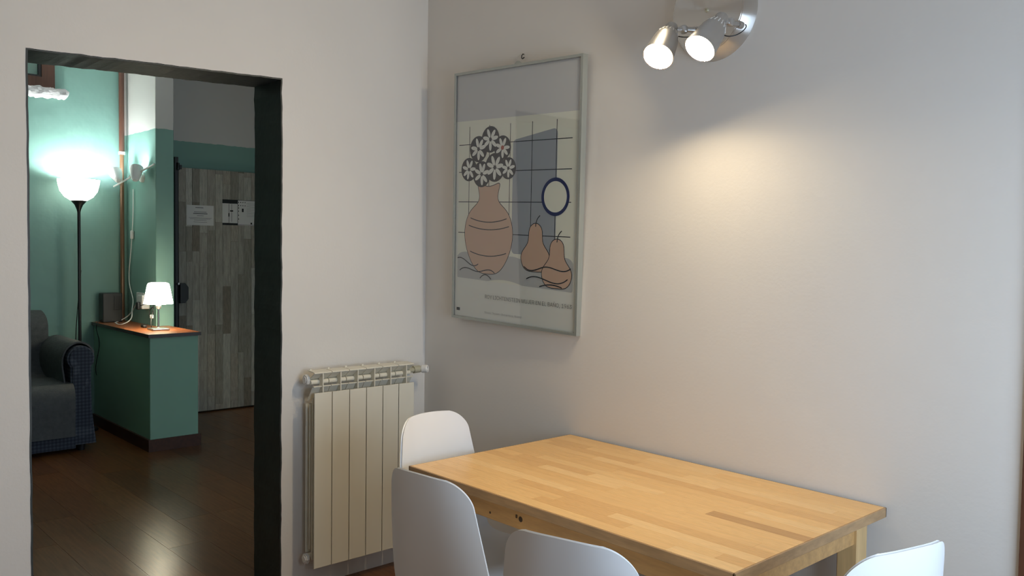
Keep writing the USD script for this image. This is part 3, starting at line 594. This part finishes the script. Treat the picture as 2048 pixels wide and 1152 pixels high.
# pipe in the corner
pipe = thing('pipe', 'brown vertical pipe in the corner beside the floor lamp', 'pipe', (-4.055, -0.045, 0))
obj('pipe_run', rod((0, 0, 0.83), (0, 0, 2.20), 0.0165, 20), 'copper_pipe', pipe)
obj('pipe_run', rod((0, 0, 2.20), (0, 0, H), 0.021, 20), 'brown_pipe', pipe)
obj('collar', lathe([(.018, -.012), (.026, -.012), (.026, .012), (.018, .012)], (0, 0, 2.195), n=20), 'plug_paint', pipe)

# wall spotlight of the living room
ws = thing('wall_spotlight', 'white spotlight bar with small cups on the green pier wall', 'lamp', (-3.70, 0, 2.0))
def WS(v): return np.array(v) - (-3.70, 0, 2.0)
ba, bb2 = WS((-3.985, -0.13, 1.918)), WS((-3.405, -0.022, 2.068))
obj('bar', rod(ba, bb2, 0.007), 'white_plastic', ws)
obj('wall_mount', join(lathe([(0, .025), (.03, .025), (.038, .018), (.04, 0), (0, 0)], WS((-3.72, 0.005, 1.985)), (0, -1, 0), 24), rod(WS((-3.72, 0, 1.985)), WS((-3.72, -0.10, 1.985)), 0.008)), 'white_plastic', ws)
for at, ax in ((WS((-3.83, -0.145, 1.965)), (-0.75, 0.0, 0.62)), (WS((-3.60, -0.095, 1.965)), (-0.45, 0.25, 0.85))):
    ax = np.array(ax) / np.linalg.norm(ax); o = at - ax * 0.02
    cp = obj('spot_cup', lathe([(0, 0), (.018, .001), (.030, .018), (.046, .085), (.050, .12), (.047, .12), (.043, .085), (.027, .022), (0, .018)], o, ax, 28), 'white_plastic', ws)
    obj('bulb', lathe([(.01, .03), (.02, .05), (.028, .08), (.024, .10), (0, .108)], o, ax, 20), 'wall_spot_bulb', cp)
cord = [(-3.905, -0.008, 1.90), (-3.912, -0.008, 1.70), (-3.931, -0.010, 1.53), (-3.985, -0.008, 1.33), (-4.0, -0.008, 1.13), (-3.90, -0.015, 1.01), (-3.79, -0.06, 0.93), (-3.70, -0.12, 0.853), (-3.72, -0.155, 0.834), (-3.85, -0.165, 0.834), (-3.97, -0.11, 0.834), (-3.96, -0.06, 0.86), (-3.85, -0.012, 0.97), (-3.80, -0.008, 1.01)]
obj('lamp_cord', tube(spline([WS(q) for q in cord], 90), 0.0042, 8), 'white_plastic', ws)
obj('inline_switch', rbox(*np.array([[-3.946, -3.916], [-0.022, 0.0], [1.50, 1.57]]).ravel(), 0.009, 10).apply_translation(-np.array((-3.70, 0, 2.0))), 'white_plastic', ws)

sk2 = thing('wall_socket', 'white wall socket behind the small table lamp', 'socket', (-3.75, 0.005, 1.015))
obj('plate', rbox(-0.10, 0.06, -0.012, 0.0, -0.05, 0.06, 0.005, 8), 'white_plastic', sk2)
for k in (-0.06, -0.01, 0.035): obj('outlet', lathe([(0, .0135), (.008, .0135), (.016, .015), (.018, .012), (0, .012)], (k, 0, 0.005), (0, -1, 0), 16), 'plug_paint', sk2)
ad = thing('plug_adapter', 'white plug adapter in the wall socket beside the lamp shade', 'adapter', (-3.62, -0.01, 1.0))
obj('adapter_body', rbox(-0.05, 0.05, -0.05, 0.012, -0.045, 0.065, 0.008, 8), 'white_plastic', ad)
obj('plug', rbox(-0.02, 0.02, -0.075, -0.045, -0.05, 0.01, 0.008, 8), 'black_plastic', ad)

# small table lamp on the ledge
TLX, TLY = -3.138, -0.092
tl = thing('table_lamp', 'small lit table lamp with a white shade on the wooden ledge', 'lamp', (TLX, TLY, 0.830))
obj('base', join(rbox(-0.062, 0.062, -0.062, 0.062, 0.0, 0.014, 0.006, 10), lathe([(.03, .014), (.012, .018), (.007, .022)], n=20)), 'satin_steel', tl)
obj('stem', lathe([(.007, .014), (.007, .16), (.0, .16)], n=20), 'chrome', tl)
obj('socket', lathe([(.008, .155), (.02, .165), (.02, .180), (.012, .185), (.012, .20), (0, .2)], n=20), 'satin_steel', tl)
obj('bulb', lathe([(.012, .20), (.02, .225), (.029, .25), (.024, .28), (0, .292)], n=20), 'table_lamp_bulb', tl)
obj('shade', lathe([(.102, .193), (.103, .196), (.078, .330), (.072, .343), (.06, .349), (.045, .351), (.045, .348), (.058, .346), (.070, .340), (.0755, .329), (.100, .196)], n=48), 'lit_shade', tl)
obj('lamp_cord', tube(spline([(-.05, .02, .010), (-.12, .03, .006), (-.20, .02, .012), (-.23, .03, .06), (-.25, .05, .12), (-.30, .07, .15), (-.34, .06, .12), (-.31, .05, .07), (-.26, .05, .09), (-.27, .06, .16), (-.33, .07, .19), (-.40, .05, .17), (-.46, .03, .155)], 90), 0.0032, 7), 'black_plastic', tl)
obj('cord_clip', rbox(-.27, -.245, .03, .055, .065, .095, .006, 8), 'white_plastic', tl)
obj('cord_switch', rbox(-.275, -.215, -.035, -.005, .0, .022, .007, 8), 'black_plastic', tl, label='black cord switch lying on the ledge')

bxh = thing('router_box', 'dark upright box standing at the corner end of the wooden ledge', 'box', (-4.02, -0.15, 0.830))
obj('case', rbox(-0.045, 0.055, -0.075, 0.075, 0.0, 0.235, 0.008, 8), 'grey_plastic', bxh)
obj('front_panel', bx(0.055, 0.058, 0.01, 0.06, 0.10, 0.21, 0.001), 'black_plastic', bxh)

obj('cable', tube(spline([(0.03, -0.076, 0.02), (0.05, -0.112, 0.006), (0.055, -0.124, -0.02), (0.09, -0.118, -0.12), (0.06, -0.116, -0.25), (0.02, -0.116, -0.42)], 40), 0.003, 6), 'black_plastic', bxh)

# notices on the plank door
ns = thing('notice_sheet', 'plain printed notice sheet on the plank door, left of the floor chart', 'notice', (DX + 0.003, 0.473, 1.63))
obj('sheet', bx(0, 0.0008, 0, 0.236, 0, 0.172), 'notice_paper', ns, smooth=False)
ln2 = [bx(0.0008, 0.0011, c - w / 2, c + w / 2, z, z + h) for c, w, z, h in ((0.11, 0.07, 0.148, 0.007), (0.118, 0.11, 0.112, 0.005), (0.118, 0.125, 0.096, 0.009), (0.118, 0.06, 0.080, 0.004), (0.118, 0.20, 0.062, 0.003), (0.118, 0.18, 0.052, 0.003), (0.118, 0.11, 0.042, 0.003), (0.118, 0.12, 0.026, 0.003))]
obj('printed_lines', join(ln2), 'notice_ink', ns, smooth=False)
fc = thing('floor_chart', 'white floor chart with black bars on the plank door', 'notice', (DX + 0.003, 0.788, 1.64))
obj('sheet', bx(0, 0.0008, 0, 0.40, 0, 0.224), 'notice_paper', fc, smooth=False)
obj('black_bar', bx(0.0008, 0.0011, 0, 0.14, 0.19, 0.224), 'notice_black', fc, smooth=False); obj('black_bar', bx(0.0008, 0.0011, 0, 0.14, 0, 0.018), 'notice_black', fc, smooth=False)
mk = [bx(0.0008, 0.0011, 0.139, 0.1425, 0, 0.224), bx(0.0008, 0.0011, 0.14, 0.40, 0.221, 0.224), bx(0.0008, 0.0011, 0.14, 0.40, 0.004, 0.007)]
mk += [bx(0.0008, 0.0011, 0.146 + 0.02 * j, 0.153 + 0.02 * j, z, z + 0.008) for j in range(4) for z in (0.20, 0.172)] + [bx(0.0008, 0.0011, 0.146, 0.153, z, z + 0.008) for z in (0.15, 0.122, 0.086, 0.052)]
mk += [bx(0.0008, 0.0011, 0.07, 0.098, 0.12, 0.131), bx(0.0008, 0.0011, 0.055, 0.064, 0.075, 0.105), bx(0.0008, 0.0011, 0.058, 0.062, 0.02, 0.185), bx(0.0008, 0.0011, 0.085, 0.088, 0.03, 0.185), bx(0.0008, 0.0011, 0.262, 0.276, 0.012, 0.027), bx(0.0008, 0.0011, 0.18, 0.196, 0.12, 0.15)]
obj('printed_marks', join(mk), 'notice_black', fc, smooth=False)
obj('printed_lines', join([bx(0.0008, 0.0011, 0.225, 0.39, 0.20 - 0.011 * k, 0.2015 - 0.011 * k) for k in range(12)]), 'notice_ink', fc, smooth=False)
